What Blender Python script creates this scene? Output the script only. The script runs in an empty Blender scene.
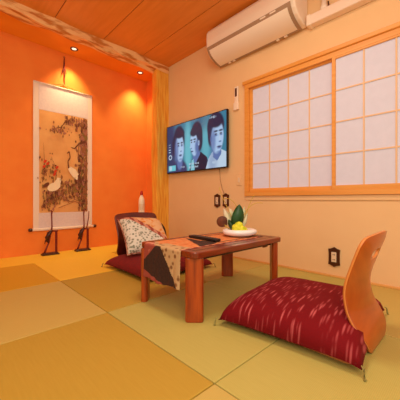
import bpy, bmesh, math, random
from mathutils import Vector, Matrix, noise
R = random.Random(7)
C = bpy.context.scene.collection
PI = math.pi

# ------------------------------------------------------------------ materials
def lin(c):
    return tuple(((v/255)/12.92 if v/255 <= .04045 else ((v/255+.055)/1.055)**2.4) for v in c) + (1,)

def mat(name, col, rough=.6, col2=None, scale=8, stretch=(1,1,1), contrast=(.35,.65), bump=0, bscale=None,
        emit=0, emcol=None, spec=.5, coat=0, detail=4, kind='noise', metal=0, rot=(0,0,0)):
    m = bpy.data.materials.new(name); m.use_nodes = True
    nt = m.node_tree; n = nt.nodes; l = nt.links; b = n['Principled BSDF']
    b.inputs['Roughness'].default_value = rough
    b.inputs['Base Color'].default_value = lin(col)
    b.inputs['Specular IOR Level'].default_value = spec
    b.inputs['Coat Weight'].default_value = coat
    b.inputs['Metallic'].default_value = metal
    tc = n.new('ShaderNodeTexCoord'); mp = n.new('ShaderNodeMapping')
    mp.inputs['Scale'].default_value = stretch; mp.inputs['Rotation'].default_value = rot
    l.new(tc.outputs['Object'], mp.inputs['Vector'])
    src = None
    if col2 is not None:
        if kind == 'voronoi':
            t = n.new('ShaderNodeTexVoronoi'); t.inputs['Scale'].default_value = scale; src = t.outputs['Distance']
        elif kind == 'wave':
            t = n.new('ShaderNodeTexWave'); t.inputs['Scale'].default_value = scale; t.inputs['Distortion'].default_value = 3; t.inputs['Detail'].default_value = 3
            src = t.outputs['Fac']
        else:
            t = n.new('ShaderNodeTexNoise'); t.inputs['Scale'].default_value = scale; t.inputs['Detail'].default_value = detail; src = t.outputs['Fac']
        l.new(mp.outputs[0], t.inputs['Vector'])
        cr = n.new('ShaderNodeValToRGB')
        cr.color_ramp.elements[0].position = contrast[0]; cr.color_ramp.elements[0].color = lin(col)
        cr.color_ramp.elements[1].position = contrast[1]; cr.color_ramp.elements[1].color = lin(col2)
        l.new(src, cr.inputs[0]); l.new(cr.outputs[0], b.inputs['Base Color'])
        if emit: l.new(cr.outputs[0], b.inputs['Emission Color'])
    if emit:
        b.inputs['Emission Strength'].default_value = emit
        if col2 is None: b.inputs['Emission Color'].default_value = lin(emcol or col)
    if bump:
        t2 = n.new('ShaderNodeTexNoise'); t2.inputs['Scale'].default_value = bscale or scale; t2.inputs['Detail'].default_value = 5
        l.new(mp.outputs[0], t2.inputs['Vector'])
        bp = n.new('ShaderNodeBump'); bp.inputs['Strength'].default_value = bump; bp.inputs['Distance'].default_value = .01
        l.new(t2.outputs['Fac'], bp.inputs['Height']); l.new(bp.outputs[0], b.inputs['Normal'])
    return m

M = {}
M['wall_cream'] = mat('cream_plaster', (240,200,150), .9, (238,197,147), 6, bump=.05, bscale=160)
M['wall_orange'] = mat('orange_plaster', (250,142,54), .85, (246,133,48), 5, bump=.2, bscale=120)
M['ceiling'] = mat('ceiling_board', (236,148,58), .5, (228,140,50), 4, (6,.6,1))
M['soffit'] = mat('soffit_board', (248,158,40), .6, (242,150,36), 4)
M['seam'] = mat('dark_seam', (104,50,16), .8)
M['bead'] = mat('wood_bead', (235,175,100), .5, (222,158,84), 12, (1,.1,1))
M['window_wood'] = mat('window_wood', (236,166,82), .45, (226,150,62), 10, (1,.12,4))
M['muntin'] = mat('muntin_wood', (236,196,156), .6)
M['paper'] = mat('shoji_paper', (204,200,214), .9, (201,197,211), 20, emit=.2)  # weak emission stands in for daylight coming through the paper
M['beam'] = mat('hewn_beam_wood', (206,124,50), .75, (250,198,134), 4, (1.2,5,5), (.42,.54), bump=.8, bscale=9)
M['post'] = mat('post_wood', (232,146,40), .5, (255,200,80), 6, (9,9,.6), (.35,.65), bump=.3, bscale=8)
M['white_plastic'] = mat('white_plastic', (246,226,206), .4)
M['duct'] = mat('duct_plastic', (246,222,202), .5)
M['ac_flap'] = mat('flap_plastic', (248,230,212), .35)
M['ac_trim'] = mat('grey_trim', (168,136,108), .4)
M['black_gloss'] = mat('black_gloss', (12,12,14), .25)
M['black'] = mat('black_plastic', (22,18,18), .4)
M['brass'] = mat('brown_bronze', (86,46,24), .35, metal=.4)
M['ivory'] = mat('ivory_plate', (232,206,176), .4)
M['table'] = mat('table_wood', (140,50,16), .28, (102,30,10), 5, (1.5,10,10), (.3,.7), coat=.35)
M['table_leg'] = mat('table_leg_wood', (182,76,20), .3, (134,46,12), 6, (8,8,.8), (.3,.7), coat=.3)
M['table_inlay'] = mat('table_inlay', (60,24,14), .35)
M['chair'] = mat('bent_plywood', (192,86,14), .3, (168,68,10), 7, (1,8,.5), (.3,.7), coat=.3)
M['chair_edge'] = mat('plywood_edge', (220,140,70), .4)
M['chair_dark'] = mat('dark_plywood', (120,40,18), .35, (84,24,12), 7, (1,8,.5), (.3,.7), coat=.3)
M['tassel'] = mat('tassel_thread', (150,140,80), .9)
M['scroll_silk'] = mat('scroll_silk', (236,216,214), .85, (228,208,208), 40)
M['scroll_border'] = mat('scroll_border', (244,222,206), .85)
M['lacquer'] = mat('dark_lacquer', (64,16,14), .3)
M['lacquer_red'] = mat('dark_red_lacquer', (120,26,20), .35)
M['cord'] = mat('silk_cord', (120,34,24), .8)
M['cord_pale'] = mat('pale_cord', (214,140,70), .8)
M['bowl'] = mat('bowl_ceramic', (246,244,248), .25)
M['leaf_dark'] = mat('dark_leaf', (16,62,24), .4, (30,84,30), 20)
M['petal'] = mat('white_petal', (226,214,186), .6, (196,200,150), 10)
M['flower'] = mat('yellow_green_flower', (196,208,20), .7, (232,226,60), 60, bump=.6, bscale=90)
M['stem'] = mat('pale_stem', (206,170,60), .6)
M['brown_disc'] = mat('brown_fan', (120,62,30), .6, (84,40,20), 20)
M['cloth_dark'] = mat('dark_brown_cloth', (50,26,18), .9, (64,36,26), 90)
M['cloth_pink'] = mat('pink_striped_cloth', (160,72,58), .9, (208,142,116), 26, (.2,1,1.6), kind='wave', rot=(.6,0,0))
M['cloth_salmon'] = mat('salmon_cloth', (204,112,58), .9, (222,150,92), 30)
M['cloth_floral'] = mat('cream_floral_cloth', (128,82,44), .9, (196,162,118), 30, contrast=(.22,.42), kind='voronoi')
M['cloth_grey'] = mat('grey_floral_cloth', (126,130,112), .9, (222,218,208), 38, contrast=(.25,.5), kind='voronoi')
M['cloth_orange'] = mat('orange_floral_cloth', (222,130,20), .9, (232,186,140), 30, contrast=(.36,.5), detail=2)
M['dark_cushion'] = mat('dark_cushion_cloth', (62,42,30), .9, (48,32,26), 30)
M['red_cap'] = mat('red_cap', (176,24,20), .4)
M['bottle'] = mat('white_bottle', (244,230,212), .35)
M['label_orange'] = mat('bottle_label', (238,170,110), .5)
M['lens'] = mat('lamp_lens', (255,225,180), .5, emit=1.6, emcol=(255,220,190))
M['chrome'] = mat('lamp_ring', (190,120,70), .3, metal=.6)
M['cable'] = mat('grey_cable', (178,130,90), .6)

def tatami(name, c1, c2, ang):
    m = bpy.data.materials.new(name); m.use_nodes = True
    n = m.node_tree.nodes; l = m.node_tree.links; b = n['Principled BSDF']
    b.inputs['Roughness'].default_value = .55; b.inputs['Specular IOR Level'].default_value = .3
    tc = n.new('ShaderNodeTexCoord'); mp = n.new('ShaderNodeMapping'); l.new(tc.outputs['Object'], mp.inputs[0])
    mp.inputs['Rotation'].default_value = (0,0,ang)
    w = n.new('ShaderNodeTexWave'); w.inputs['Scale'].default_value = 60; w.inputs['Distortion'].default_value = .6
    w.inputs['Detail'].default_value = 2; l.new(mp.outputs[0], w.inputs['Vector'])
    nz = n.new('ShaderNodeTexNoise'); nz.inputs['Scale'].default_value = 60
    mp2 = n.new('ShaderNodeMapping'); mp2.inputs['Scale'].default_value = (.15,2,1); l.new(mp.outputs[0], mp2.inputs[0]); l.new(mp2.outputs[0], nz.inputs['Vector'])
    mx = n.new('ShaderNodeMix'); mx.data_type = 'FLOAT'; mx.inputs[0].default_value = .6
    l.new(w.outputs['Fac'], mx.inputs[2]); l.new(nz.outputs['Fac'], mx.inputs[3])
    cr = n.new('ShaderNodeValToRGB'); cr.color_ramp.elements[0].color = lin(c1); cr.color_ramp.elements[1].color = lin(c2)
    cr.color_ramp.elements[0].position = .2; cr.color_ramp.elements[1].position = .8
    l.new(mx.outputs[0], cr.inputs[0]); l.new(cr.outputs[0], b.inputs['Base Color'])
    bp = n.new('ShaderNodeBump'); bp.inputs['Strength'].default_value = .12; bp.inputs['Distance'].default_value = .002
    l.new(w.outputs['Fac'], bp.inputs['Height']); l.new(bp.outputs[0], b.inputs['Normal'])
    return m
M['tatami_light'] = tatami('tatami_light', (194,172,92), (202,180,102), 0)  # light and dark mats: weave-direction sheen painted as two base colours
M['tatami_dark'] = tatami('tatami_dark', (180,150,56), (190,160,66), PI/2)
M['tatami_green'] = tatami('tatami_green', (184,174,94), (194,184,104), PI/2)
M['tatami_alcove_lit'] = tatami('tatami_alcove_lit', (238,196,62), (244,204,72), 0)  # light mat with the yellow downlight glow put into its colour
M['tatami_far_lit'] = tatami('tatami_far_lit', (204,158,38), (212,166,46), PI/2)  # dark mat with the orange alcove light painted into its colour
M['tatami_gap'] = mat('tatami_gap', (96,76,30), .9)

def ikat():
    m = bpy.data.materials.new('red_ikat_cloth'); m.use_nodes = True
    n = m.node_tree.nodes; l = m.node_tree.links; b = n['Principled BSDF']
    b.inputs['Roughness'].default_value = .85; b.inputs['Specular IOR Level'].default_value = .2
    tc = n.new('ShaderNodeTexCoord'); mp = n.new('ShaderNodeMapping'); l.new(tc.outputs['Object'], mp.inputs[0])
    mp.inputs['Rotation'].default_value = (math.radians(-26),0,math.radians(8)); mp.inputs['Scale'].default_value = (10,78,5)
    v = n.new('ShaderNodeTexVoronoi'); v.inputs['Scale'].default_value = 1; v.inputs['Randomness'].default_value = .8
    l.new(mp.outputs[0], v.inputs['Vector'])
    cr = n.new('ShaderNodeValToRGB'); e = cr.color_ramp.elements
    e[0].position = .16; e[0].color = lin((190,88,94)); e[1].position = .42; e[1].color = lin((118,8,20))
    l.new(v.outputs['Distance'], cr.inputs[0])
    nz = n.new('ShaderNodeTexNoise'); nz.inputs['Scale'].default_value = 9; l.new(tc.outputs['Object'], nz.inputs['Vector'])
    cr2 = n.new('ShaderNodeValToRGB'); cr2.color_ramp.elements[0].position = .25; cr2.color_ramp.elements[1].position = .6
    l.new(nz.outputs['Fac'], cr2.inputs[0])
    mx = n.new('ShaderNodeMix'); mx.data_type = 'RGBA'
    l.new(cr2.outputs[0], mx.inputs[0]); mx.inputs[6].default_value = lin((118,8,20)); l.new(cr.outputs[0], mx.inputs[7])
    l.new(mx.outputs[2], b.inputs['Base Color'])
    return m
M['ikat'] = ikat()
M['red_cloth'] = mat('red_cloth', (128,12,16), .9, (112,8,14), 30)
M['red_piping'] = mat('red_piping', (104,10,18), .9)

# ------------------------------------------------------------------ helpers
def box(bm, lo, hi, mi=0):
    vs = [bm.verts.new((x,y,z)) for x in (lo[0],hi[0]) for y in (lo[1],hi[1]) for z in (lo[2],hi[2])]
    fs = []
    for q in ((0,1,3,2),(4,6,7,5),(0,4,5,1),(2,3,7,6),(0,2,6,4),(1,5,7,3)):
        f = bm.faces.new([vs[i] for i in q]); f.material_index = mi; fs.append(f)
    return vs

def rbox(bm, lo, hi, r=.005, seg=2, mi=0):
    b2 = bmesh.new(); box(b2, lo, hi, mi)
    bmesh.ops.bevel(b2, geom=list(b2.edges), offset=r, segments=seg, profile=.5, affect='EDGES')
    merge(bm, b2, mi)

def merge(bm, b2, mi=0, mx=None):
    if mx is not None: bmesh.ops.transform(b2, matrix=mx, verts=b2.verts)
    mp = {}
    for v in b2.verts: mp[v] = bm.verts.new(v.co)
    for f in b2.faces:
        try:
            g = bm.faces.new([mp[v] for v in f.verts]); g.material_index = mi; g.smooth = f.smooth
        except ValueError: pass
    b2.free()

def prism(bm, pts, f3, d, mi=0):
    """pts: 2-D outline, f3(u,v,w) maps to 3-D, w runs 0..d"""
    a = [bm.verts.new(f3(u,v,0)) for u,v in pts]; b = [bm.verts.new(f3(u,v,d)) for u,v in pts]
    n = len(pts)
    for F in (a, b[::-1]):
        f = bm.faces.new(F); f.material_index = mi
    for i in range(n):
        f = bm.faces.new((a[i], a[(i+1)%n], b[(i+1)%n], b[i])); f.material_index = mi

def tube(bm, pts, r, seg=8, mi=0, cap=True):
    pts = [Vector(p) for p in pts]; rs = r if isinstance(r,(list,tuple)) else [r]*len(pts)
    rings = []
    ref = Vector((.3,.2,.93)).normalized()
    for i,p in enumerate(pts):
        d = (pts[min(i+1,len(pts)-1)]-pts[max(i-1,0)]).normalized()
        a = d.cross(ref)
        if a.length < .05: a = d.cross(Vector((1,0,0)))
        a.normalize(); b = d.cross(a)
        rings.append([bm.verts.new(p+(a*math.cos(2*PI*k/seg)+b*math.sin(2*PI*k/seg))*rs[i]) for k in range(seg)])
    for A,B in zip(rings, rings[1:]):
        for k in range(seg):
            f = bm.faces.new((A[k],A[(k+1)%seg],B[(k+1)%seg],B[k])); f.smooth = True; f.material_index = mi
    if cap:
        for Q in (rings[0][::-1], rings[-1]):
            f = bm.faces.new(Q); f.material_index = mi

def lathe(bm, prof, seg=32, sx=1, sy=1, mi=0, o=(0,0,0)):
    rings = []
    for r,z in prof:
        rings.append([bm.verts.new((o[0]+r*sx*math.cos(2*PI*k/seg), o[1]+r*sy*math.sin(2*PI*k/seg), o[2]+z)) for k in range(seg)])
    for A,B in zip(rings, rings[1:]):
        for k in range(seg):
            f = bm.faces.new((A[k],A[(k+1)%seg],B[(k+1)%seg],B[k])); f.smooth = True; f.material_index = mi
    for Q in (rings[0][::-1], rings[-1]):
        f = bm.faces.new(Q); f.material_index = mi

def obj(name, bm, m, parent=None, fix=True, smooth=False):
    if fix:
        bmesh.ops.remove_doubles(bm, verts=bm.verts, dist=1e-6)
        bmesh.ops.recalc_face_normals(bm, faces=bm.faces)
    me = bpy.data.meshes.new(name); bm.to_mesh(me); bm.free()
    for x in (m if isinstance(m,list) else [m]): me.materials.append(x)
    if smooth:
        for p in me.polygons: p.use_smooth = True
    o = bpy.data.objects.new(name, me); C.objects.link(o)
    if parent: o.parent = parent
    return o

def tag(o, label, cat, group=None):
    o['label'] = label; o['category'] = cat
    if group: o['group'] = group
    return o
def thing(name, label, cat, loc=(0,0,0), rz=0, group=None):
    o = bpy.data.objects.new(name, None); C.objects.link(o); o.empty_display_size = .05
    o.location = loc; o.rotation_euler = (0,0,rz)
    return tag(o, label, cat, group)
def struct(name, bm, m, parent=None, **k):
    o = obj(name, bm, m, parent, **k)
    if not parent: o['kind'] = 'structure'
    return o
def mod_bevel(o, w, s=2):
    b = o.modifiers.new('bevel','BEVEL'); b.width = w; b.segments = s; b.limit_method = 'ANGLE'
    return o

# ------------------------------------------------------------------ setting
T = .8215
WX, WY, AY, CZ, SZ = 2.33, 3.59, 3.096, 2.49, 2.45
X0, Y0 = .685, .636
bm = bmesh.new()
xs = [X0+T*k for k in range(-4,3)]; ys = [Y0+T*k for k in range(-3,4)]
box(bm, (xs[0]-.01, ys[0]-.01, -.08), (WX+.1, WY+.1, -.012), 3)
mats_i = []
for i in range(6):
    for j in range(6):
        dark = (i+j+1) % 2          # tile left of line X0 and below row start is dark
        x, y = xs[i], ys[j]
        g = .0018
        mi = 1 if dark else 0
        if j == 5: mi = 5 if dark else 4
        if i >= 4 and j == 3: mi = 2
        if i == 4 and j == 2: mi = 2
        rbox(bm, (x+g, y+g, -.03), (min(x+T,WX)-g, y+T-g, 0), .004, 2, mi)
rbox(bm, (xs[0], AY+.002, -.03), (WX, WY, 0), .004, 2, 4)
struct('floor', bm, [M['tatami_light'], M['tatami_dark'], M['tatami_green'], M['tatami_gap'], M['tatami_alcove_lit'], M['tatami_far_lit']], fix=False)

bm = bmesh.new(); box(bm, (-2.6, WY, -.08), (WX+.12, WY+.12, CZ+.05)); struct('wall_back', bm, M['wall_orange'])
# right wall with the window opening
WY0, WY1, WZ0, WZ1 = -.06, 1.70, .68, 1.85
bm = bmesh.new()
ya, yb = -1.83, WY
box(bm, (WX, ya, -.08), (WX+.12, yb, WZ0)); box(bm, (WX, ya, WZ1), (WX+.12, yb, CZ+.05))
box(bm, (WX, ya, WZ0), (WX+.12, WY0, WZ1)); box(bm, (WX, WY1, WZ0), (WX+.12, yb, WZ1))
struct('wall_right', bm, M['wall_cream'], fix=False)
# ceiling boards with seams running towards the alcove
bm = bmesh.new(); box(bm, (-2.6, -1.83, CZ+.008), (WX+.12, AY+.1, CZ+.06), 1)
cx = [-2.6, -1.74, -1.22, -.70, -.18, .34, .86, 1.38, 1.90, WX]
for a,b in zip(cx, cx[1:]): rbox(bm, (a+.003, -1.83, CZ), (b-.003, AY+.05, CZ+.01), .003, 1, 0)
struct('ceiling', bm, [M['ceiling'], M['seam']], fix=False)
bm = bmesh.new(); box(bm, (-2.6, AY+.06, SZ), (WX, WY, SZ+.09)); struct('trim_1', bm, M['soffit'])
bm = bmesh.new(); rbox(bm, (WX-.012, -1.83, 0), (WX, 3.04, .016), .002, 1); struct('baseboard_right', bm, M['bead'])
# hewn beam: a subdivided bar roughened with noise
def hewn(name, lo, hi, n, m, amp, fr, keep_top=None):
    bm = bmesh.new()
    nx, ny, nz = n
    P = {}
    def V(i,j,k):
        if (i,j,k) in P: return P[(i,j,k)]
        p = Vector((lo[0]+(hi[0]-lo[0])*i/nx, lo[1]+(hi[1]-lo[1])*j/ny, lo[2]+(hi[2]-lo[2])*k/nz))
        d = noise.noise_vector(Vector((p.x*fr[0], p.y*fr[1], p.z*fr[2])))*amp
        p2 = p + Vector((d.x*.3 if name=='trim_2' else d.x, d.y, d.z if name=='trim_2' else 0))
        P[(i,j,k)] = bm.verts.new(p2); return P[(i,j,k)]
    for i in range(nx):
        for j in range(ny):
            for k in (0,nz): bm.faces.new((V(i,j,k),V(i+1,j,k),V(i+1,j+1,k),V(i,j+1,k)))
    for i in range(nx):
        for k in range(nz):
            for j in (0,ny): bm.faces.new((V(i,j,k),V(i+1,j,k),V(i+1,j,k+1),V(i,j,k+1)))
    for j in range(ny):
        for k in range(nz):
            for i in (0,nx): bm.faces.new((V(i,j,k),V(i,j+1,k),V(i,j+1,k+1),V(i,j,k+1)))
    return struct(name, bm, m)
hewn('trim_2', (-2.6, 3.03, 2.40), (WX, 3.15, 2.53), (200,6,6), M['beam'], .03, (4,11,11))
hewn('trim_3', (2.135, 3.04, 0), (2.3299, 3.165, 2.44), (8,6,90), M['post'], .012, (14,14,2.2))

bm = bmesh.new(); box(bm, (WX-.006, 3.15, 0), (WX, WY, SZ)); struct('wall_alcove', bm, M['wall_orange'])
# window
wf = bmesh.new(); fd = .05
box(wf, (WX-.03, WY0-.01, 1.785), (WX+.05, WY1+.01, 1.835))
rbox(wf, (WX-.045, WY0-.03, 1.828), (WX+.02, WY1+.03, 1.862), .004, 1)
box(wf, (WX-.03, WY0-.01, .672), (WX+.05, WY1+.01, .712))
box(wf, (WX-.0315, WY1-.035, .68), (WX+.049, WY1+.0085, 1.83)); box(wf, (WX-.0315, WY0-.0085, .68), (WX+.049, WY0+.035, 1.83))
wroot = struct('window_1', wf, M['window_wood'], fix=False)
def sash(y0, y1, x, name):
    bm = bmesh.new(); z0, z1 = .712, 1.79; sw = .028
    rbox(bm, (x, y0, z0), (x+.028, y0+sw, z1), .002, 1); rbox(bm, (x, y1-sw, z0), (x+.028, y1, z1), .002, 1)
    rbox(bm, (x+.001, y0+sw-.002, z0), (x+.027, y1-sw+.002, z0+.036), .001, 1); rbox(bm, (x+.001, y0+sw-.002, z1-.02), (x+.027, y1-sw+.002, z1), .001, 1)
    s = obj(name, bm, M['window_wood'], wroot, fix=False)
    g = bmesh.new(); iy0, iy1, iz0, iz1 = y0+sw, y1-sw, z0+.036, z1-.02
    for k in range(1,4):
        yy = iy0+(iy1-iy0)*k/4; box(g, (x+.008, yy-.005, iz0), (x+.0158, yy+.005, iz1))
        zz = iz0+(iz1-iz0)*k/4; box(g, (x+.0088, iy0, zz-.005), (x+.0154, iy1, zz+.005))
    obj('muntins', g, M['muntin'], s, fix=False)
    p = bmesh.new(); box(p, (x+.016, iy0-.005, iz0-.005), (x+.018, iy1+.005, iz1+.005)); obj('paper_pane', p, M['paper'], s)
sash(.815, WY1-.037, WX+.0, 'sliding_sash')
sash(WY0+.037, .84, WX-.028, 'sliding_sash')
bm = bmesh.new(); rbox(bm, (WX-.012, WY0-.12, .628), (WX+.01, WY1+.01, .671), .003, 1); struct('trim_4', bm, M['wall_cream'])

# ------------------------------------------------------------------ flat artwork helper
class Art:
    def __init__(s, f3, step=.0004): s.bm = bmesh.new(); s.f = f3; s.lay = 0; s.step = step; s.ms = []
    def mi(s, m):
        if m not in s.ms: s.ms.append(m)
        return s.ms.index(m)
    def poly(s, pts, m, up=True):
        if up: s.lay += 1
        f = s.bm.faces.new([s.bm.verts.new(s.f(u,v,s.lay*s.step)) for u,v in pts]); f.material_index = s.mi(m)
    def ell(s, u, v, a, b, m, rot=0, n=20, up=True):
        c, d = math.cos(rot), math.sin(rot)
        s.poly([(u+a*math.cos(t)*c-b*math.sin(t)*d, v+a*math.cos(t)*d+b*math.sin(t)*c) for t in [2*PI*k/n for k in range(n)]], m, up)
    def line(s, pts, w, m, up=True):
        if up: s.lay += 1
        for i in range(len(pts)-1):
            (a,b),(c,d) = pts[i], pts[i+1]; L = math.hypot(c-a,d-b) or 1
            w0 = w if not isinstance(w,(list,tuple)) else w[i]; w1 = w if not isinstance(w,(list,tuple)) else w[i+1]
            nx, ny = -(d-b)/L/2, (c-a)/L/2
            s.poly([(a+nx*w0,b+ny*w0),(a-nx*w0,b-ny*w0),(c-nx*w1,d-ny*w1),(c+nx*w1,d+ny*w1)], m, False)
    def blob(s, u, v, r, m, n=9, up=True):
        ph = R.random()*6
        s.poly([(u+r*R.uniform(.6,1.15)*math.cos(2*PI*k/n+ph), v+r*R.uniform(.6,1.15)*math.sin(2*PI*k/n+ph)) for k in range(n)], m, up)
    def done(s, name, parent=None): return obj(name, s.bm, s.ms, parent, fix=False)

# ------------------------------------------------------------------ hanging scroll
sx0, sx1, sz0, sz1 = .79, 1.47, .285, 2.005
sc = thing('hanging_scroll', 'tall hanging scroll with a crane painting on the orange wall', 'wall scroll', (1.13, WY-.012, sz0))
L = lambda x,y,z: (x-1.13, y-(WY-.012), z-sz0)
def lb(lo, hi): return L(*lo), L(*hi)
bm = bmesh.new(); box(bm, *lb((sx0,WY-.008,sz0),(sx1,WY-.004,sz1))); obj('scroll_backing', bm, M['scroll_border'], sc)
for za,zb in ((sz0+.02,.477),(1.695,sz1-.02)):
    bm = bmesh.new(); box(bm, *lb((sx0+.055,WY-.0095,za),(sx1-.055,WY-.0078,zb))); obj('silk_panel', bm, M['scroll_silk'], sc)
p_base = mat('painting_ground', (240,180,112), .85, (228,160,92), 5)
p_dk = mat('painting_ink', (112,60,36), .9); p_br = mat('painting_brown', (158,98,58), .9); p_pk = mat('painting_mauve', (176,112,88), .9)
p_wh = mat('painting_white', (250,226,190), .9); p_rd = mat('painting_red', (214,62,28), .9); p_gr = mat('painting_olive', (146,110,54), .9)
px0, px1, pz0, pz1 = .85, 1.41, .48, 1.69
PW, PH = px1-px0, pz1-pz0
A = Art(lambda u,v,w: L(px0+u*PW, WY-.0096-w, pz0+v*PH), .00003)
A.poly([(0,0),(1,0),(1,1),(0,1)], p_base)
A.poly([(0,.02),(1,.0),(1,.0),(1,.17),(.8,.24),(.55,.2),(.35,.15),(.15,.2),(0,.24)], p_base)
for k in range(420):     # pine and rock mass down the right edge and across the ground
    v = R.random(); u = 1-abs(R.gauss(0,.10))-.01
    if u < .70: continue
    A.blob(min(u,.97), max(.03,v*.97+.01), R.uniform(.012,.032), R.choice([p_dk,p_br,p_pk,p_pk,p_br,p_gr]))
for k in range(70):
    A.blob(R.uniform(.5,.97), R.uniform(.9,.985), R.uniform(.01,.02), R.choice([p_dk,p_br,p_pk]))
A.line([(.95,.75),(.8,.72),(.7,.66),(.62,.67)], [.03,.02,.012,.005], p_dk)
A.line([(.8,.72),(.78,.6),(.86,.52),(.8,.45)], [.02,.016,.012,.01], p_br)
A.line([(.6,.95),(.5,.92),(.42,.86),(.3,.84),(.2,.8)], [.016,.013,.01,.008,.004], p_dk)
for k in range(46): A.blob(.38+R.gauss(0,.11), .83+R.gauss(0,.022), R.uniform(.008,.02), R.choice([p_dk,p_br,p_pk]))
for k in range(18): A.blob(.57+R.gauss(0,.05), .94+R.gauss(0,.012), R.uniform(.008,.016), R.choice([p_dk,p_br]))
for k in range(330):     # ground shrubs
    u = R.uniform(.05,.95); v = .12+.18*u+R.gauss(0,.055)
    if v < .02: continue
    A.blob(u, v, R.uniform(.008,.024), R.choice([p_dk,p_br,p_gr,p_pk]))
for k in range(60): A.blob(.14+R.gauss(0,.09) if k%2 else R.uniform(.03,.3), .42+R.gauss(0,.06), R.uniform(.008,.018), R.choice([p_dk,p_br,p_gr]))
A.line([(.05,.3),(.1,.4),(.08,.55),(.07,.68)], [.012,.01,.006,.003], p_dk)
A.line([(.3,.3),(.32,.42),(.22,.55)], [.012,.008,.004], p_dk)
for (u,v) in ((.1,.5),(.15,.48),(.3,.41),(.33,.45),(.28,.38),(.08,.45)): A.ell(u, v, .032, .014, p_rd, .3)
for k in range(7): A.line([(R.uniform(.05,.6),R.uniform(.04,.14)),(R.uniform(.3,.95),R.uniform(.05,.2))], .006, p_br)
# cranes: standing one (right, neck raised) and a bending one (left)
A.ell(.66,.40,.12,.032,p_wh,-.5); A.poly([(.6,.47),(.72,.44),(.86,.33),(.7,.36)],p_wh)
A.line([(.57,.45),(.55,.52),(.6,.56),(.58,.62)], [.03,.02,.018,.018], p_dk); A.line([(.58,.62),(.53,.6)], [.02,.006], p_dk)
A.ell(.81,.345,.06,.028,p_dk,-.7); A.line([(.7,.36),(.72,.27)], .01, p_dk); A.line([(.76,.35),(.8,.27)], .01, p_dk)
A.ell(.27,.255,.13,.042,p_wh,.15); A.ell(.33,.29,.09,.04,p_wh,.5); A.ell(.12,.27,.06,.02,p_dk,.3); A.line([(.36,.27),(.4,.33),(.33,.34)],[.04,.025,.015],p_wh)
A.line([(.24,.2),(.23,.12)], .01, p_dk); A.line([(.3,.2),(.31,.12)], .01, p_dk)
A.done('painting', sc)
bm = bmesh.new(); tube(bm, [L(sx0-.012,WY-.02,sz0),L(sx1+.012,WY-.02,sz0)], .016, 14); obj('bottom_roller', bm, M['scroll_border'], sc)
for a,b in ((sx0-.05,sx0-.012),(sx1+.012,sx1+.05)):
    bm = bmesh.new(); tube(bm, [L(a,WY-.02,sz0),L(a+.006,WY-.02,sz0),L(b-.006,WY-.02,sz0),L(b,WY-.02,sz0)], [.014,.019,.019,.014], 14); obj('roller_knob', bm, M['lacquer'], sc)
bm = bmesh.new(); tube(bm, [L(sx0,WY-.012,sz1),L(sx1,WY-.012,sz1)], .009, 10); obj('top_rod', bm, M['scroll_border'], sc)
hx = 1.125
bm = bmesh.new(); tube(bm, [L(hx-.14,WY-.012,sz1+.008),L(hx,WY-.012,sz1+.06),L(hx+.14,WY-.012,sz1+.008)], .004, 6); obj('hanging_cord', bm, M['cord_pale'], sc)
hk = thing('picture_hook', 'dark red wall hook and knotted cord above the scroll', 'hook', (hx,WY-.012,2.06))
bm = bmesh.new(); tube(bm, [(0,0,0),(0,0,.16),(-.004,-.004,.2),(0,0,.33)], [.005,.006,.011,.005], 8); obj('cord', bm, M['cord'], hk)
bm = bmesh.new(); tube(bm, [(-.004,-.004,.2),(-.02,-.008,.16),(-.028,-.008,.11)], [.008,.006,.003], 8); tube(bm, [(0,-.004,.2),(.014,-.008,.17),(.018,-.008,.13)], [.008,.006,.003], 8); obj('tassel', bm, M['lacquer_red'], hk)
bm = bmesh.new(); lathe(bm, [(.004,.325),(.011,.33),(.011,.342),(.004,.348)], 12); obj('nail_head', bm, M['chrome'], hk)

# ------------------------------------------------------------------ two small stands in the alcove
def ornament(x, y, label, two):
    t = thing('crane_ornament', label, 'ornament', (x,y,0), 0, 'slender dark red ornaments in the alcove')
    bm = bmesh.new(); rbox(bm, (-.09,-.04,0), (.09,.04,.016), .004, 1); rbox(bm, (-.078,-.032,.014), (.078,.032,.026), .003, 1); obj('base', bm, M['lacquer'], t)
    bm = bmesh.new(); rbox(bm, (.052,-.012,.024), (.074,.012,.275), .003, 1); rbox(bm, (.0,-.008,.262), (.082,.008,.278), .002, 1); obj('upright', bm, M['lacquer_red'], t)
    bm = bmesh.new(); tube(bm, [(-.062,0,.024),(-.04,0,.08),(-.012,0,.15),(.0,0,.22)], [.012,.009,.007,.01], 8); obj('leg', bm, M['lacquer_red'], t)
    bm = bmesh.new()
    tube(bm, [(-.012,0,.13),(-.03,0,.16),(-.03,0,.2),(-.012,0,.245),(.012,0,.272),(.03,0,.28)], [.004,.016,.027,.026,.016,.004], 12)
    tube(bm, [(-.03,0,.18),(-.05,0,.165),(-.058,0,.13)], [.012,.008,.002], 8)
    obj('body', bm, M['lacquer'], t)
    bm = bmesh.new(); tube(bm, [(.01,0,.26),(.018,0,.32),(.016,0,.4),(.014,0,.46),(.018,0,.5)], [.012,.008,.007,.0075,.01], 8)
    tube(bm, [(.018,0,.495),(.01,0,.508),(-.02,0,.5)], [.009,.008,.002], 8)
    obj('neck', bm, M['lacquer_red'], t)
    if two:
        bm = bmesh.new(); tube(bm, [(.05,0,.262),(.06,0,.33),(.075,0,.42),(.078,0,.49)], [.01,.007,.006,.005], 8); obj('reed', bm, M['lacquer_red'], t)
    return t
ornament(.93, 3.44, 'slender dark red crane ornament on a base, below the left half of the scroll', False)
ornament(1.295, 3.44, 'slender dark red ornament with two thin uprights, below the right edge of the scroll', True)

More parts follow.
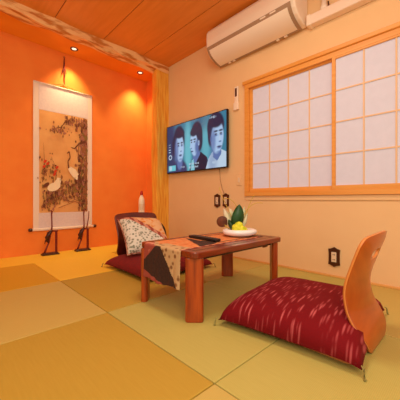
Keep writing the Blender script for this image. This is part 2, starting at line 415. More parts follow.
# ------------------------------------------------------------------ downlights
def downlight(x, y, label):
    t = thing('downlight', label, 'ceiling light', (x,y,SZ), 0, 'recessed downlights over the alcove')
    bm = bmesh.new(); lathe(bm, [(.026,-.001),(.034,-.006),(.044,-.005),(.046,0),(.03,.0),(.026,-.001)], 28); obj('ring', bm, M['brass'], t)
    bm = bmesh.new(); lathe(bm, [(.001,-.0035),(.018,-.003),(.026,-.0012)], 24); obj('lens', bm, M['lens'], t)
    ld = bpy.data.lights.new('downlight_spot','SPOT'); ld.energy = 46; ld.color = (1,.78,.38); ld.spot_size = math.radians(84); ld.spot_blend = 1; ld.shadow_soft_size = .03
    lo = bpy.data.objects.new('downlight_spot', ld); C.objects.link(lo); lo.location = (x,y+.02,SZ-.02); lo.rotation_euler = (math.radians(8),0,0)
downlight(1.18, 3.40, 'round recessed downlight in the alcove ceiling above the scroll')
downlight(2.08, 3.38, 'round recessed downlight in the alcove ceiling near the wooden corner post')

# ------------------------------------------------------------------ television
tv = thing('television', 'black flat television on the cream wall showing three blue-toned faces', 'television', (WX-.005, 2.46, .995))
TY0, TY1, TZ0, TZ1, TX = 1.92, 3.0, .985, 1.63, 2.27
def tl(x,y,z): return (x-(WX-.005), y-2.46, z-.995)
bm = bmesh.new(); rbox(bm, tl(TX,TY0,TZ0), tl(TX+.03,TY1,TZ1), .004, 2); rbox(bm, tl(TX+.025,TY0+.2,TZ0+.08), tl(TX+.05,TY1-.2,TZ1-.15), .01, 2); obj('housing', bm, M['black_gloss'], tv, fix=False)
bm = bmesh.new(); box(bm, tl(TX+.048,2.26,1.15), tl(WX-.0005,2.66,1.45)); obj('wall_bracket', bm, M['black'], tv)
W2, H2 = TY1-TY0-.02, TZ1-TZ0-.024
def sm(a, b, x):
    t_ = max(0,min(1,(x-a)/(b-a))); return t_*t_*(3-2*t_)
class Paint:
    """a soft-edged picture evaluated point by point over the panel (u to the right, v upwards, aspect 1.72)"""
    def __init__(s): s.L = []
    def ell(s, u, v, a, b, c, rot=0, soft=.25, k=1, clip=None): s.L.append(('e',u,v,a,b,c,math.cos(rot),math.sin(rot),soft,k,clip))
    def poly(s, P, c, soft=.01, k=1): s.L.append(('p',P,c,soft,k))
    def at(s, u, v):
        col = [.03,.10,.16]
        for q in s.L:
            if q[0] == 'e':
                _,cu,cv,a,b,c,co,si,soft,k,clip = q
                dx, dy = (u-cu)*1.72, v-cv; x = dx*co+dy*si; y = -dx*si+dy*co
                d = math.hypot(x/(a*1.72), y/b); w = k*(1-sm(1-soft,1+soft,d))
                if clip and not clip(u,v): w = 0
            else:
                _,P,c,soft,k = q
                w = k if inpoly((u,v),P) else 0
            if w > 0: col = [col[i]*(1-w)+c[i]*w for i in range(3)]
        return col
def inpoly(p, P):
    c = False; n = len(P)
    for i in range(n):
        (a,b),(d,e) = P[i], P[i-1]
        if (b > p[1]) != (e > p[1]) and p[0] < (d-a)*(p[1]-b)/(e-b)+a: c = not c
    return c
def rgb(*c): return list(lin(c)[:3])
navy, dnavy, teal, cyan, skin, shade, hair, pale = rgb(36,56,98), rgb(16,26,52), rgb(40,120,148), rgb(104,192,206), rgb(160,192,226), rgb(82,112,166), rgb(22,36,66), rgb(178,202,222)
P = Paint()
P.poly([(0,0),(1,0),(1,1),(0,1)], teal); P.ell(.05,.5,.12,.9,navy,soft=.5); P.ell(.4,.4,.06,.6,cyan,soft=.6,k=.8); P.ell(.70,.5,.07,.7,cyan,soft=.7,k=.6); P.ell(.66,.95,.1,.2,navy,soft=.6,k=.5)
# left man: three-quarter view towards the right
P.ell(.22,.02,.17,.24,navy,soft=.15); P.ell(.25,.18,.05,.14,shade)
P.ell(.235,.66,.105,.31,hair,soft=.12); P.ell(.15,.55,.05,.22,hair,soft=.3)
P.ell(.25,.50,.075,.29,skin,.05,soft=.12); P.ell(.185,.45,.035,.24,shade,soft=.5,k=.8); P.ell(.245,.80,.09,.10,hair,soft=.2)
for x in (.222,.287): P.ell(x,.60,.022,.016,hair,soft=.5); P.ell(x,.555,.014,.014,dnavy,soft=.5); P.ell(x,.535,.02,.012,shade,soft=.6)
P.ell(.262,.48,.010,.07,pale,soft=.6,k=.7); P.ell(.272,.425,.014,.014,shade,soft=.5); P.ell(.262,.345,.028,.015,navy,soft=.5); P.ell(.262,.325,.022,.010,shade,soft=.6); P.ell(.265,.26,.03,.02,shade,soft=.7,k=.6)
# middle man: profile towards the left
P.poly([(.43,0),(.46,.2),(.54,.3),(.62,.34),(.72,.22),(.76,0)], dnavy); P.poly([(.48,.2),(.5,.4),(.6,.4),(.61,.3),(.53,.12)], shade); P.poly([(.45,.0),(.465,.2),(.5,.22),(.52,0)], rgb(120,190,206))
P.ell(.55,.68,.098,.27,hair,soft=.1); P.ell(.60,.56,.05,.2,hair,soft=.2)
P.ell(.505,.52,.062,.24,skin,.1,soft=.1); P.ell(.555,.45,.03,.14,shade,soft=.6); P.poly([(.445,.52),(.432,.45),(.45,.44)], skin); P.ell(.51,.76,.07,.09,hair,.2,soft=.2)
P.ell(.462,.605,.02,.014,hair,soft=.5); P.ell(.517,.61,.022,.014,hair,soft=.5); P.ell(.465,.56,.012,.013,dnavy,soft=.5); P.ell(.515,.56,.014,.013,dnavy,soft=.5); P.ell(.46,.44,.012,.012,shade,soft=.5)
P.ell(.472,.375,.022,.014,navy,soft=.5); P.ell(.588,.52,.013,.05,skin,soft=.3); P.ell(.59,.52,.006,.03,shade,soft=.4)
# right man: large, looking right
P.poly([(.70,0),(.74,.18),(.80,.3),(.93,.32),(1,.26),(1,0)], pale)
P.ell(.80,.1,.06,.2,shade,soft=.8,k=.5); P.poly([(.81,.2),(.82,.42),(.93,.42),(.93,.24),(.87,.12)], shade)
P.ell(.845,.76,.125,.26,hair,soft=.1); P.ell(.775,.62,.045,.22,hair,soft=.2)
P.ell(.872,.55,.088,.29,skin,-.05,soft=.1); P.ell(.812,.50,.035,.22,shade,soft=.6,k=.8); P.ell(.85,.84,.10,.11,hair,-.1,soft=.2)
P.ell(.785,.54,.013,.06,shade,soft=.3)
for x in (.852,.922): P.ell(x,.665,.028,.017,hair,soft=.5); P.ell(x,.61,.018,.015,dnavy,soft=.5); P.ell(x,.585,.024,.013,shade,soft=.6)
P.ell(.905,.53,.011,.08,pale,soft=.6,k=.7); P.ell(.912,.465,.018,.014,shade,soft=.5); P.ell(.90,.375,.033,.016,navy,soft=.5); P.ell(.90,.35,.025,.011,shade,soft=.6); P.ell(.895,.28,.035,.02,shade,soft=.7,k=.6)
# on-screen menu marks
for k in range(4): P.poly([(.03,.60-k*.055),(.07,.60-k*.055),(.07,.612-k*.055),(.03,.612-k*.055)], pale)
P.ell(.062,.33,.034,.055,pale,soft=.1); P.ell(.062,.33,.022,.03,navy,soft=.1)
P.poly([(.03,.03),(.17,.03),(.17,.15),(.03,.15)], rgb(96,190,206)); P.ell(.07,.09,.025,.05,pale,soft=.3)
rr = random.Random(3)
for (a_,b_,c_) in ((.27,.34,.09),(.42,.58,.13),(.42,.58,.065),(.80,.85,.10),(.89,.95,.12),(.76,.86,.94)):
    x = a_
    while x < b_:
        w_ = rr.uniform(.006,.016); h_ = rr.uniform(.01,.024); P.poly([(x,c_-h_),(x+w_,c_-h_),(x+w_,c_+h_),(x,c_+h_)], pale, k=.8); x += w_+.006
NU, NV2 = 190, 112
bm = bmesh.new(); lay = bm.loops.layers.float_color.new('picture'); G = []; K = []
for j in range(NV2+1):
    G.append([bm.verts.new(tl(TX-.0008, TY1-.01-W2*i/NU, TZ0+.014+H2*j/NV2)) for i in range(NU+1)]); K.append([P.at(i/NU, j/NV2) for i in range(NU+1)])
for j in range(NV2):
    for i in range(NU):
        f = bm.faces.new((G[j][i],G[j][i+1],G[j+1][i+1],G[j+1][i]))
        for lp,(a_,b_) in zip(f.loops, ((j,i),(j,i+1),(j+1,i+1),(j+1,i))): lp[lay] = (*K[a_][b_],1)
sm_ = mat('screen_picture', (6,8,12), .3, emit=1.0)
at_ = sm_.node_tree.nodes.new('ShaderNodeAttribute'); at_.attribute_name = 'picture'
sm_.node_tree.links.new(at_.outputs['Color'], sm_.node_tree.nodes['Principled BSDF'].inputs['Emission Color'])
obj('screen', bm, sm_, tv, fix=False)
# small plain wall cable
bm = bmesh.new(); tube(bm, [(WX-.006,2.08,.99),(WX-.005,2.07,.86),(WX-.005,2.04,.76),(WX-.006,2.0,.68)], .0035, 6)
tag(obj('power_cable', bm, M['cable']), 'thin pale cable hanging from the television to the wall outlets', 'cable')

# ------------------------------------------------------------------ air conditioner
ac = thing('air_conditioner', 'white wall-mounted air conditioner with a grey-bordered flap above the television', 'air conditioner', (WX, 1.55, 2.13))
Y_A, Y_B = 1.05, 2.06
prof = [(2.329,2.145),(2.305,2.131),(2.25,2.141),(2.19,2.157),(2.14,2.183),(2.105,2.22),(2.088,2.27),(2.082,2.34),(2.086,2.42),(2.11,2.462),(2.329,2.47)]
bm = bmesh.new(); prism(bm, prof, lambda u,v,w: (u-WX, Y_A+w-1.55, v-2.13), Y_B-Y_A)
o = obj('casing', bm, M['white_plastic'], ac); mod_bevel(o, .012, 3)
# outlet border and flap follow the sloping underside between (2.30,2.137) and (2.088,2.27)
def slope(s):  # s 0..1 from the wall side to the front
    P = [Vector((2.300,2.128)),Vector((2.17,2.145)),Vector((2.09,2.20)),Vector((2.080,2.272))]
    while len(P) > 1: P = [P[i].lerp(P[i+1],s) for i in range(len(P)-1)]
    return P[0].x, P[0].y
def strip(y0, y1, s0, s1, off, m, name, n=14, th=.004):
    bm = bmesh.new(); rows = []
    for k in range(n+1):
        x, z = slope(s0+(s1-s0)*k/n); rows.append((x-off*.6, z-off*.8))
    for a,b in zip(rows, rows[1:]):
        vs = [bm.verts.new((q[0]-WX+e*.6, y-1.55, q[1]-2.13+e*.8)) for e in (0,th) for y,q in ((y0,a),(y1,a),(y1,b),(y0,b))]
        for q in ((0,1,2,3),(4,7,6,5),(0,4,5,1),(2,6,7,3),(1,5,6,2),(0,3,7,4)): bm.faces.new([vs[i] for i in q])
    return obj(name, bm, m, ac, smooth=False)
strip(Y_A+.035, Y_B-.015, 0, .98, .004, M['ac_trim'], 'outlet_border')
strip(Y_A+.065, Y_B-.045, .07, .83, .009, M['ac_flap'], 'flap')
for yy in (1.22,1.32):
    bm = bmesh.new(); rbox(bm, (-.252,yy-1.55,.118), (-.24,yy-1.55+.06,.132), .003, 1); obj('indicator', bm, M['ac_flap'], ac)
for yy in (1.22,1.3,1.82,1.88):
    bm = bmesh.new(); rbox(bm, (-.055,yy-1.55,-.012), (-.035,yy-1.55+.03,.012), .003, 1); obj('hook', bm, M['white_plastic'], ac)
dc = thing('pipe_duct', 'long pale plastic pipe duct along the top of the wall right of the air conditioner', 'duct', (WX,.6,2.11))
bm = bmesh.new(); rbox(bm, (-.075,-2.2,0), (-.0005,.415,.085), .01, 2); obj('cover', bm, M['duct'], dc)
bm = bmesh.new(); rbox(bm, (-.08,.395,-.004), (-.0005,.43,.089), .008, 2); obj('end_collar', bm, M['white_plastic'], dc)
pc = thing('pipe_connector', 'small round white pipe joint above the duct beside the air conditioner', 'pipe', (WX-.03,.9,2.2))
bm = bmesh.new(); lathe(bm, [(.012,-.004),(.022,0),(.03,.012),(.03,.03),(.02,.045),(.016,.2)], 18); obj('joint', bm, M['white_plastic'], pc)
bm = bmesh.new(); tube(bm, [(0,-.035,-.003),(0,-.038,.03),(0,-.034,.06)], .006, 8); obj('clip', bm, M['brass'], pc)

# ------------------------------------------------------------------ wall fittings
rm = thing('wall_remote', 'white remote control in a wall holder left of the window', 'remote', (WX,1.83,1.60))
bm = bmesh.new(); rbox(bm, (-.022,-.026,.01), (-.004,.026,.255), .008, 3); obj('body', bm, M['white_plastic'], rm)
bm = bmesh.new(); rbox(bm, (-.0235,-.013,.145), (-.021,.013,.235), .002, 1); obj('display', bm, M['brass'], rm)
bm = bmesh.new(); rbox(bm, (-.03,-.031,0), (-.0005,.031,.08), .006, 2); obj('holder', bm, M['white_plastic'], rm)
bm = bmesh.new()
for k in range(3): rbox(bm, (-.024,-.012,.1+k*.013), (-.021,.012,.107+k*.013), .001, 1)
obj('button', bm, M['duct'], rm)
sw = thing('light_switch', 'pale wall switch plate below the remote control', 'switch', (WX,1.80,.845))
bm = bmesh.new(); rbox(bm, (-.009,-.035,-.06), (-.0005,.035,.06), .004, 2); obj('plate', bm, M['wall_cream'], sw)
bm = bmesh.new(); rbox(bm, (-.013,-.012,-.025), (-.008,.012,.025), .002, 1); obj('rocker', bm, M['ivory'], sw)
def outlet(y, z, label, h=.078, w=.046):
    t = thing('wall_outlet', label, 'outlet', (WX,y,z), 0, 'ornate brown outlets on the cream wall')
    bm = bmesh.new()
    pts = [(-w,-h*.8),(-w*.5,-h*.88),(0,-h*1.05),(w*.5,-h*.88),(w,-h*.8),(w*.92,-h*.4),(w*.92,h*.4),(w,h*.8),(w*.5,h*.88),(0,h*1.05),(-w*.5,h*.88),(-w,h*.8),(-w*.92,h*.4),(-w*.92,-h*.4)]
    prism(bm, pts, lambda u,v,d: (-.0005-d, u, v), .012); o = obj('frame', bm, M['brass'], t); mod_bevel(o, .003)
    bm = bmesh.new(); rbox(bm, (-.016,-w*.42,-h*.52), (-.0122,w*.42,h*.52), .0015, 1); obj('socket_plate', bm, M['ivory'], t)
    for zz in (-.02,.02):
        bm = bmesh.new()
        for yy in (-.006,.006): box(bm, (-.0166,yy-.0015,zz-.006), (-.0158,yy+.0015,zz+.006))
        box(bm, (-.0162,-.006,zz-.001), (-.0158,.006,zz+.001)); obj('socket', bm, M['black'], t, fix=False)
outlet(2.115, .622, 'ornate brown outlet under the television, left one of the pair')
outlet(1.985, .625, 'ornate brown outlet beside the flower arrangement, right one of the pair')
outlet(.828, .165, 'ornate brown outlet low on the cream wall below the window')

# ------------------------------------------------------------------ low table
TX0, TX1, TYa, TYb, TH = .918, 1.775, .985, 1.50, .365
tb = thing('low_table', 'low reddish brown wooden table with rounded plank legs in the middle of the floor', 'table', ((TX0+TX1)/2,(TYa+TYb)/2,0))
ox, oy = (TX0+TX1)/2, (TYa+TYb)/2
def rrect(x0,x1,y0,y1,r,n=5):
    P = []
    for cx_,cy_,a in ((x1-r,y1-r,0),(x0+r,y1-r,PI/2),(x0+r,y0+r,PI),(x1-r,y0+r,3*PI/2)):
        for k in range(n+1): P.append((cx_+r*math.cos(a+PI/2*k/n), cy_+r*math.sin(a+PI/2*k/n)))
    return P
bm = bmesh.new(); prism(bm, rrect(TX0-ox,TX1-ox,TYa-oy,TYb-oy,.035), lambda u,v,w: (u,v,TH-.032+w), .032)
mod_bevel(obj('tabletop', bm, M['table'], tb), .005, 3)
bm = bmesh.new()
for yy in (TYa+.045, TYb-.05): box(bm, (TX0+.06-ox,yy-oy,TH), (TX1-.05-ox,yy+.008-oy,TH+.0006))
for xx in (TX0+.045, TX1-.05): box(bm, (xx-ox,TYa+.045-oy,TH), (xx+.008-ox,TYb-.05-oy,TH+.0006))
obj('inlay_line', bm, M['table_inlay'], tb, fix=False)
for a_ in ((TX0+.07,TX1-.07,TYa+.05,TYa+.068),(TX0+.07,TX1-.07,TYb-.068,TYb-.05),(TX0+.07,TX0+.088,TYa+.068,TYb-.068),(TX1-.088,TX1-.07,TYa+.068,TYb-.068)):
    bm = bmesh.new(); rbox(bm, (a_[0]-ox,a_[2]-oy,TH-.055), (a_[1]-ox,a_[3]-oy,TH-.031), .003, 1); obj('apron', bm, M['table_inlay'], tb)
for (x,y,ang) in ((.958,1.032,-PI/4),(.945,1.472,PI/4),(1.73,1.462,-PI/4),(1.735,1.032,PI/4)):
    b2 = bmesh.new(); prism(b2, rrect(-.048,.048,-.021,.021,.019,6), lambda u,v,w: (u,v,w), TH-.0335)
    bmesh.ops.transform(b2, matrix=Matrix.Translation((x-ox,y-oy,0)) @ Matrix.Rotation(ang,4,'Z'), verts=b2.verts)
    mod_bevel(obj('leg', b2, M['table_leg'], tb), .004, 2)
for (x,y) in ((1.71,1.075),(1.71,1.445)):
    bm = bmesh.new(); rbox(bm, (x-.05-ox,y-.004-oy,TH-.075), (x-ox,y+.004-oy,TH-.05), .002, 1); tube(bm, [(x-.01-ox,y-.012-oy,TH-.062),(x-.01-ox,y+.012-oy,TH-.062)], .008, 10); obj('folding_hinge', bm, M['chrome'], tb)

# patchwork table runner: on the top and falling over the left end
def inpoly(p, P):
    c = False; n = len(P)
    for i in range(n):
        (a,b),(d,e) = P[i], P[i-1]
        if (b > p[1]) != (e > p[1]) and p[0] < (d-a)*(p[1]-b)/(e-b)+a: c = not c
    return c
rn = bmesh.new()
RY0, RY1, RX1 = 1.09, 1.435, 1.69
# drop side polygon in (y,z) : lower edge dips to a point near the big leg
def low(y):
    t_ = (y-RY0)/(RY1-RY0)
    return .158+.006*math.sin(t_*9)
NS, NT = 90, 70
rows = []
dropx = TX0-.006
path = []   # (x, zfrac) path param s: negative = drop
NV = 56; NTop = 64
for j in range(NS+1):
    y = RY0+(RY1-RY0)*j/NS; row = []
    zl = low(y)
    for i in range(NV+1):
        f = i/NV; z = zl+(TH+.001-.012-zl)*f
        wob = .006*math.sin(y*38)*(1-f)+.004*math.sin(y*71+1)*(1-f)
        row.append(rn.verts.new((dropx-abs(wob)-.004*(1-f), y, z)))
    for q in (.3,.6,.9): a = q*PI/2; row.append(rn.verts.new((dropx+.012*(1-math.cos(a)), y, TH+.003-.014+.012*math.sin(a)+.0004)))
    for i in range(1,NTop+1):
        x = dropx+.014+(RX1-dropx-.014)*i/NTop
        row.append(rn.verts.new((x, y, TH+.0022+.0006*math.sin(x*50+y*30))))
    rows.append(row)
drop_polys = [  # in (y,z)
    ([(1.45,.40),(1.313,.40),(1.313,.364),(1.425,.272),(1.45,.27)], 1),                       # pink upper corner
    ([(1.32,.40),(1.30,.40),(1.09,.14),(1.09,.10),(1.2,.10),(1.235,.155),(1.45,.21),(1.45,.27),(1.425,.272),(1.318,.364)], 2),   # dark band
    ([(1.45,.212),(1.235,.158),(1.2,.1),(1.45,.1)], 1),
]
top_polys = [
    ([(.90,1.31),(.90,1.45),(1.0,1.45)], 1), ([(.95,1.34),(1.05,1.45),(1.35,1.45),(1.1,1.25)], 3),
    ([(1.22,1.40),(1.06,1.09),(1.24,1.12)], 2),
    ([(.9,1.08),(1.7,1.08),(1.7,1.102),(.9,1.102)], 1), ([(1.25,1.125),(1.7,1.125),(1.7,1.14),(1.25,1.14)], 2),
    ([(1.25,1.385),(1.7,1.385),(1.7,1.40),(1.25,1.40)], 2),([(1.66,1.08),(1.7,1.08),(1.7,1.45),(1.66,1.45)], 2),
]
for j in range(NS):
    for i in range(len(rows[0])-1):
        vs = (rows[j][i],rows[j+1][i],rows[j+1][i+1],rows[j][i+1])
        f = rn.faces.new(vs); f.smooth = True
        c = f.calc_center_median(); mi = 0
        if i < NV+2:
            for P,m_ in drop_polys:
                if inpoly((c.y,c.z),P): mi = m_
            # thin pale/red piping lines beside the dark band
        else:
            mi = 0 if c.x < 1.0 else 3
            for P,m_ in top_polys:
                if inpoly((c.x,c.y),P): mi = m_
        f.material_index = mi
o = tag(obj('table_runner', rn, [M['cloth_floral'],M['cloth_pink'],M['cloth_dark'],M['cloth_salmon'],M['cloth_pink']], fix=False), 'patchwork runner in brown, cream and salmon draped over the left end of the low table', 'cloth')
s = o.modifiers.new('s','SOLIDIFY'); s.thickness = .0012; s.offset = 1

# remote control on the table
rc = thing('television_remote', 'long black remote control lying on the patchwork runner on the low table', 'remote', (1.265,1.27,TH+.0045), math.radians(-4))
bm = bmesh.new(); rbox(bm, (-.026,-.135,0), (.026,.135,.018), .006, 3); obj('body', bm, M['black'], rc)
bm = bmesh.new()
for a in range(9):
    for b in range(3): rbox(bm, (-.017+b*.0125,-.1+a*.024,.0175), (-.0085+b*.0125,-.088+a*.024,.02), .001, 1)
obj('buttons', bm, mat('remote_button',(96,72,60),.5), rc)
# thin dark booklet under it
# ------------------------------------------------------------------ flower arrangement
fz = TH+.0045
bw = thing('white_dish', 'low oval white ceramic dish on the right half of the low table', 'dish', (1.585,1.222,fz))
bm = bmesh.new(); lathe(bm, [(.06,0),(.085,.002),(.12,.014),(.133,.03),(.126,.044),(.106,.05),(.08,.048),(.06,.034),(.02,.03)], 48, 1, .92); obj('bowl', bm, M['bowl'], bw, smooth=True)
fl = thing('flower_arrangement', 'artificial arrangement with dark leaf, white lily and yellow-green balls in the white dish', 'flower arrangement', (1.578,1.225,fz+.036))
fl.scale = (1.18,1.18,1.18)
Rv = Vector((.719,-.6955,0)); Fv = Vector((.6955,.719,0))
def fp(r, z, f=0): return tuple(Rv*r+Fv*f+Vector((0,0,z)))
def leafmesh(base, tip, wid, cup=.01, n=12, side=Rv, m='leaf_dark', name='leaf'):
    bm = bmesh.new(); base = Vector(base); tip = Vector(tip); rows = []
    for k in range(n+1):
        t_ = k/n; w = wid*math.sin(PI*min(1,t_*.96+.04))**.7; p = base.lerp(tip,t_)-Fv*cup*math.sin(PI*t_)*1.2
        rows.append([bm.verts.new(p+side*w*s_+Fv*cup*abs(s_)) for s_ in (-1,-.5,0,.5,1)])
    for a,b in zip(rows,rows[1:]):
        for q in range(4): bm.faces.new((a[q],a[q+1],b[q+1],b[q])).smooth = True
    o = obj(name, bm, M[m], fl, fix=False); s_ = o.modifiers.new('s','SOLIDIFY'); s_.thickness = .002; return o
leafmesh(fp(-.02,-.005), fp(.004,.165,-.01), .038)
leafmesh(fp(-.035,.0,.02), fp(-.09,.14,.03), .022, m='petal', name='petal'); leafmesh(fp(.02,.03,.02), fp(.04,.15,.03), .017, m='petal', name='petal'); leafmesh(fp(-.02,.04,.03), fp(-.05,.14,.035), .022, m='petal', name='petal')
leafmesh(fp(.02,0,.0), fp(.055,.11,.0), .012, m='petal', name='petal')
leafmesh(fp(-.03,-.005,.0), fp(-.06,.07,.0), .018, m='leaf_dark')
for (r,z,rad,f) in ((-.018,.018,.03,-.05),(.008,.012,.027,-.05),(-.004,.036,.024,-.04),(.03,.01,.017,-.04)):
    bm = bmesh.new(); bmesh.ops.create_icosphere(bm, subdivisions=3, radius=rad)
    for v in bm.verts: v.co *= 1+.16*noise.noise(v.co*90); 
    bmesh.ops.translate(bm, verts=bm.verts, vec=Vector(fp(r,z,f))); obj('flower_ball', bm, M['flower'], fl, smooth=True)
bm = bmesh.new(); b2 = bmesh.new(); lathe(b2, [(.001,-.004),(.03,-.003),(.036,0),(.03,.003),(.001,.004)], 24)
merge(bm, b2, 0, Matrix.Translation(fp(-.1,.055,.02)) @ Matrix.Rotation(math.radians(-44),4,'Z') @ Matrix.Rotation(math.radians(100),4,'X')); obj('brown_disc', bm, M['brown_disc'], fl)
bm = bmesh.new(); tube(bm, [fp(-.04,-.005,.02),fp(-.07,.02,.02),fp(-.085,.035,.02)], .003, 6); obj('disc_stem', bm, M['stem'], fl)
for P in ([(.0,0),(-.04,.09),(-.1,.19),(-.12,.27)],[(0,.0),(.02,.12),(-.02,.21),(-.09,.2)],[(0,.0),(.03,.13),(.09,.19),(.15,.17)],[(.02,0),(.05,.1),(.065,.18),(.1,.22)],[(.03,0),(.045,.06),(.05,.11)]):
    bm = bmesh.new(); pts = []
    for k in range(13):   # catmull-ish smoothing by de Casteljau
        q = [Vector((a,b,0)) for a,b in P]; t_ = k/12
        while len(q) > 1: q = [q[i].lerp(q[i+1],t_) for i in range(len(q)-1)]
        pts.append(fp(q[0].x,q[0].y,.01))
    tube(bm, pts, .0018, 6); obj('twig', bm, M['stem'], fl)

# ------------------------------------------------------------------ legless chairs
def cushion_bm(w, d, h, pinch=.025, n=40):
    """soft square floor cushion: edges bowed inwards, corners drawn out, thickest in the middle; base at z=0"""
    bm = bmesh.new(); top = []; bot = []
    for j in range(n+1):
        rt = []; rb = []
        for i in range(n+1):
            u = i/n*2-1; v = j/n*2-1
            x = u*w/2*(1-pinch*(1-v*v)*abs(u)**3); y = v*d/2*(1-pinch*(1-u*u)*abs(v)**3)
            q = max(0,(1-u**4))*max(0,(1-v**4)); e = q**.42
            wr = .004*noise.noise(Vector((u*4,v*4,3)))*e
            z0 = .2*h; cor = (abs(u)*abs(v))**6
            zt = z0+e*.8*h+wr-.1*h*cor; zb = z0-e*.2*h-.1*h*cor
            rt.append(bm.verts.new((x,y,zt)))
            edge = i in (0,n) or j in (0,n)
            rb.append(rt[-1] if edge else bm.verts.new((x,y,zb)))
        top.append(rt); bot.append(rb)
    for j in range(n):
        for i in range(n):
            bm.faces.new((top[j][i],top[j][i+1],top[j+1][i+1],top[j+1][i])).smooth = True
            f = [bot[j][i],bot[j+1][i],bot[j+1][i+1],bot[j][i+1]]
            bm.faces.new(f).smooth = True
    return bm
def zabuton(name, label, loc, w, d, h, m, rz=0, tip=.0):
    t = thing(name, label, 'floor cushion', loc, rz)
    obj('cover', cushion_bm(w,d,h), m, t, fix=False)
    for sx in (-1,1):
        for sy in (-1,1):
            bm = bmesh.new(); x, y = sx*w/2*.995, sy*d/2*.995
            tube(bm, [(x,y,.2*h),(x+sx*.008,y+sy*.008,.2*h-.004),(x+sx*.014,y+sy*.012,-loc[2]+.008),(x+sx*.016,y+sy*.013,-loc[2]+.002)], [.003,.0035,.004,.005], 8)
            obj('tassel', bm, M['tassel'], t)
    return t
def zaisu(label, loc, rz, bw_, m, lean, seat):
    """origin on the floor below the backrest; the sitter faces local +Y"""
    t = thing('legless_chair', label, 'chair', loc, rz)
    bm = bmesh.new(); sw_, sd = seat
    prism(bm, rrect(-sw_/2,sw_/2,.0,sd,.04), lambda u,v,w: (u,v,.002+w), .011); obj('seat', bm, M['chair_edge'] if m=='chair' else M['chair_dark'], t)
    prof = [(0,-.012),(.03,-.015),(.08,.0),(.14,.045),(.2,.062),(.26,.066),(.32,.05),(.38,.03),(.44,.008),(.48,-.006)]
    def py(z):
        for (a,b),(c,d) in zip(prof,prof[1:]):
            if a <= z <= c:
                s_ = (z-a)/(c-a); return b+(d-b)*s_
        return prof[-1][1] if z > .4 else prof[0][1]
    def pys(z): return sum(py(max(0,min(.48,z+o_))) for o_ in (-.03,-.015,0,.015,.03))/5
    bm = bmesh.new(); NX, NZ = 40, 56; H = .485; r = .05; hz, ha, hb = .40, .055, .022
    G = {}
    for k in range(NZ+1):
        z = H*k/NZ
        hw = bw_/2*(.95+.05*(z/H)); hw *= 1-.42*(1-min(1,z/.13))**2
        if z > H-r: hw -= r-math.sqrt(max(0,r*r-(z-(H-r))**2))
        for i in range(NX+1):
            u = i/NX*2-1; x = u*hw
            G[i,k] = [x, z + .010*math.cos(u*PI/2)*(z/H)**4]
    cells = set()
    for i in range(NX):
        for k in range(NZ):
            cx_ = sum(G[a,b][0] for a,b in ((i,k),(i+1,k),(i,k+1),(i+1,k+1)))/4; cz_ = sum(G[a,b][1] for a,b in ((i,k),(i+1,k),(i,k+1),(i+1,k+1)))/4
            if (cx_/ha)**2+((cz_-hz)/hb)**2 > 1: cells.add((i,k))
    for (i,k),p in G.items():
        ad = [(i-1,k-1),(i,k-1),(i-1,k),(i,k)]; inn = [c for c in ad if 0<=c[0]<NX and 0<=c[1]<NZ]
        if inn and any(c in cells for c in inn) and any(c not in cells for c in inn):
            dx, dz = p[0]/ha, (p[1]-hz)/hb; q = math.hypot(dx,dz); p[0] = dx/q*ha; p[1] = hz+dz/q*hb
    V = {}
    for c in cells:
        i,k = c; q = []
        for a in ((i,k),(i+1,k),(i+1,k+1),(i,k+1)):
            if a not in V:
                x,z = G[a]; V[a] = bm.verts.new((x, pys(z)-.028*(1-(2*x/bw_)**2)*min(1,z/.2)-lean*z, max(.004,z)))
            q.append(V[a])
        bm.faces.new(q).smooth = True
    o = obj('backrest', bm, [M[m],M['chair_edge'] if m=='chair' else M['chair_dark']], t, fix=False)
    s_ = o.modifiers.new('s','SOLIDIFY'); s_.thickness = .011; s_.offset = 0; s_.material_offset_rim = 1
    return t
zaisu('legless bent plywood chair with hand slot, in the right foreground', (1.375,.325,0), 0, .37, 'chair', 0, (.50,.56))
zabuton('floor_cushion', 'large deep red streaked floor cushion on the chair in the right foreground', (1.388,.64,.013), .69, .63, .145, M['ikat'], math.radians(6))
zaisu('legless dark reddish wooden chair behind the low table', (1.545,2.575,0), PI, .51, 'chair_dark', .03, (.56,.60))
zabuton('floor_cushion', 'plain dark red floor cushion on the chair behind the low table', (1.49,2.10,.013), .74, .72, .115, M['red_cloth'])
# patchwork pillow leaning on the far chair
pl = thing('patchwork_pillow', 'square patchwork pillow in grey, pink and orange leaning on the far chair', 'pillow', (1.415,2.135,.112))
pev = Vector((.17,.73,.66)).normalized(); peu = Vector((.99,-.12,-.02)); peu = (peu-pev*peu.dot(pev)).normalized(); pen = peu.cross(pev)
PM = Matrix((peu,pev,pen)).transposed().to_4x4()
bm = cushion_bm(.44,.44,.13,.05)
for v in bm.verts: v.co.y += .22
bmesh.ops.transform(bm, matrix=PM, verts=bm.verts)
inv = PM.inverted()
for f in bm.faces:
    c = inv @ f.calc_center_median(); u = c.x/.44+.5; v = c.y/.44
    mi = 0
    if v > 1.02-u*.9 - .06: mi = 1
    if 1.02-u*.9-.06 < v < 1.02-u*.9+.08: mi = 2
    f.material_index = mi
obj('cover', bm, [M['cloth_grey'],M['cloth_orange'],M['cloth_pink']], pl, fix=False)
bm = bmesh.new(); pts = []
for t_ in range(0,41):
    s_ = t_/10; k = int(s_)%4; f = s_-int(s_); c = [(-.22,0),(.22,0),(.22,.44),(-.22,.44)]
    a, b = c[k], c[(k+1)%4]; x = a[0]+(b[0]-a[0])*f; y = a[1]+(b[1]-a[1])*f
    e = 1-.05*4*f*(1-f); x *= (e if k in (1,3) else 1); y = .22+(y-.22)*(e if k in (0,2) else 1)
    pts.append(PM @ Vector((x,y,.04-.013*(abs(2*f-1))**6)))
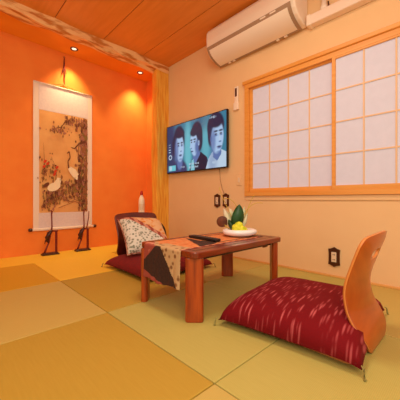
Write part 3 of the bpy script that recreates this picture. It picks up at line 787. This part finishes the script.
tube(bm, pts, .004, 8, cap=False); obj('piping', bm, M['cloth_pink'], pl)
# dark round cushion standing behind
dk = thing('round_cushion', 'dark brown rounded cushion standing behind the far chair, by the wooden post', 'cushion', (1.93,2.78,.187), math.radians(-44))
dk.scale = (.72,1,1)
bm = bmesh.new(); b2 = bmesh.new(); lathe(b2, [(.001,-.05),(.08,-.052),(.14,-.042),(.172,-.02),(.18,0),(.172,.02),(.14,.042),(.08,.052),(.001,.05)], 40)
merge(bm, b2, 0, Matrix.Rotation(PI/2,4,'X')); obj('cover', bm, M['dark_cushion'], dk, smooth=True)
bm = bmesh.new(); tube(bm, [(.18*math.cos(a*PI/20),0,.18*math.sin(a*PI/20)) for a in range(41)], .005, 8, cap=False); obj('piping', bm, M['cloth_dark'], dk)
# white stand with bottle
st = thing('white_stand', 'slim white stand behind the far chair against the orange wall', 'stand', (2.045,3.30,0), math.radians(-44))
bm = bmesh.new(); rbox(bm, (-.06,-.06,0), (.06,.06,.4), .008, 2); obj('column', bm, M['white_plastic'], st)
bm = bmesh.new(); rbox(bm, (-.078,-.078,.39), (.078,.078,.425), .006, 2); rbox(bm, (-.07,-.07,.424), (.07,.07,.452), .005, 2); obj('top', bm, M['duct'], st)
bt = thing('spray_bottle', 'white bottle with a red cap on the slim white stand', 'bottle', (2.05,3.295,.4525))
bm = bmesh.new(); lathe(bm, [(.036,0),(.042,.006),(.042,.15),(.038,.19),(.024,.225),(.016,.238),(.016,.248)], 28, o=(0,0,0)); obj('body', bm, M['bottle'], bt)
bm = bmesh.new(); lathe(bm, [(.0425,.04),(.0428,.042),(.0428,.12),(.0425,.122)], 28); obj('paper_label', bm, M['ivory'], bt)
bm = bmesh.new(); lathe(bm, [(.018,.246),(.02,.25),(.02,.275),(.014,.3),(.008,.305)], 20); obj('cap', bm, M['red_cap'], bt)

# ------------------------------------------------------------------ light and camera
def area(loc, rot, size, e, col, sy=None):
    ld = bpy.data.lights.new('unseen_light','AREA'); ld.energy = e; ld.color = col; ld.size = size
    if sy: ld.shape = 'RECTANGLE'; ld.size_y = sy
    o = bpy.data.objects.new('unseen_light', ld); C.objects.link(o); o.location = loc; o.rotation_euler = rot
area((.9,.9,2.44), (0,0,0), .6, 20, (1,.88,.66))
area((-.6,-.6,2.0), (math.radians(60),0,math.radians(-44)), 1.6, 22, (1,.90,.70))  # unseen soft fill added behind the camera for ambient level
ld = bpy.data.lights.new('unseen_light','POINT'); ld.energy = 34; ld.color = (1,.89,.68); ld.shadow_soft_size = .5  # unseen point fill added to brighten the ceiling, no fixture there
o = bpy.data.objects.new('unseen_light', ld); C.objects.link(o); o.location = (.0,-.45,1.3)
w = bpy.data.worlds.new('w'); bpy.context.scene.world = w; w.use_nodes = True
w.node_tree.nodes['Background'].inputs[0].default_value = (1,.88,.70,1); w.node_tree.nodes['Background'].inputs[1].default_value = .8
cd = bpy.data.cameras.new('camera'); cam = bpy.data.objects.new('camera', cd); C.objects.link(cam)
cam.location = (0,0,.63); cam.rotation_euler = (PI/2,0,-math.atan2(.6955,.719)); cd.sensor_width = 36; cd.lens = 36*271/400; cd.clip_start = .02
cd.shift_y = .5/400*-1*0
sc_ = bpy.context.scene; sc_.camera = cam
sc_.view_settings.view_transform = 'Standard'; sc_.view_settings.look = 'None'
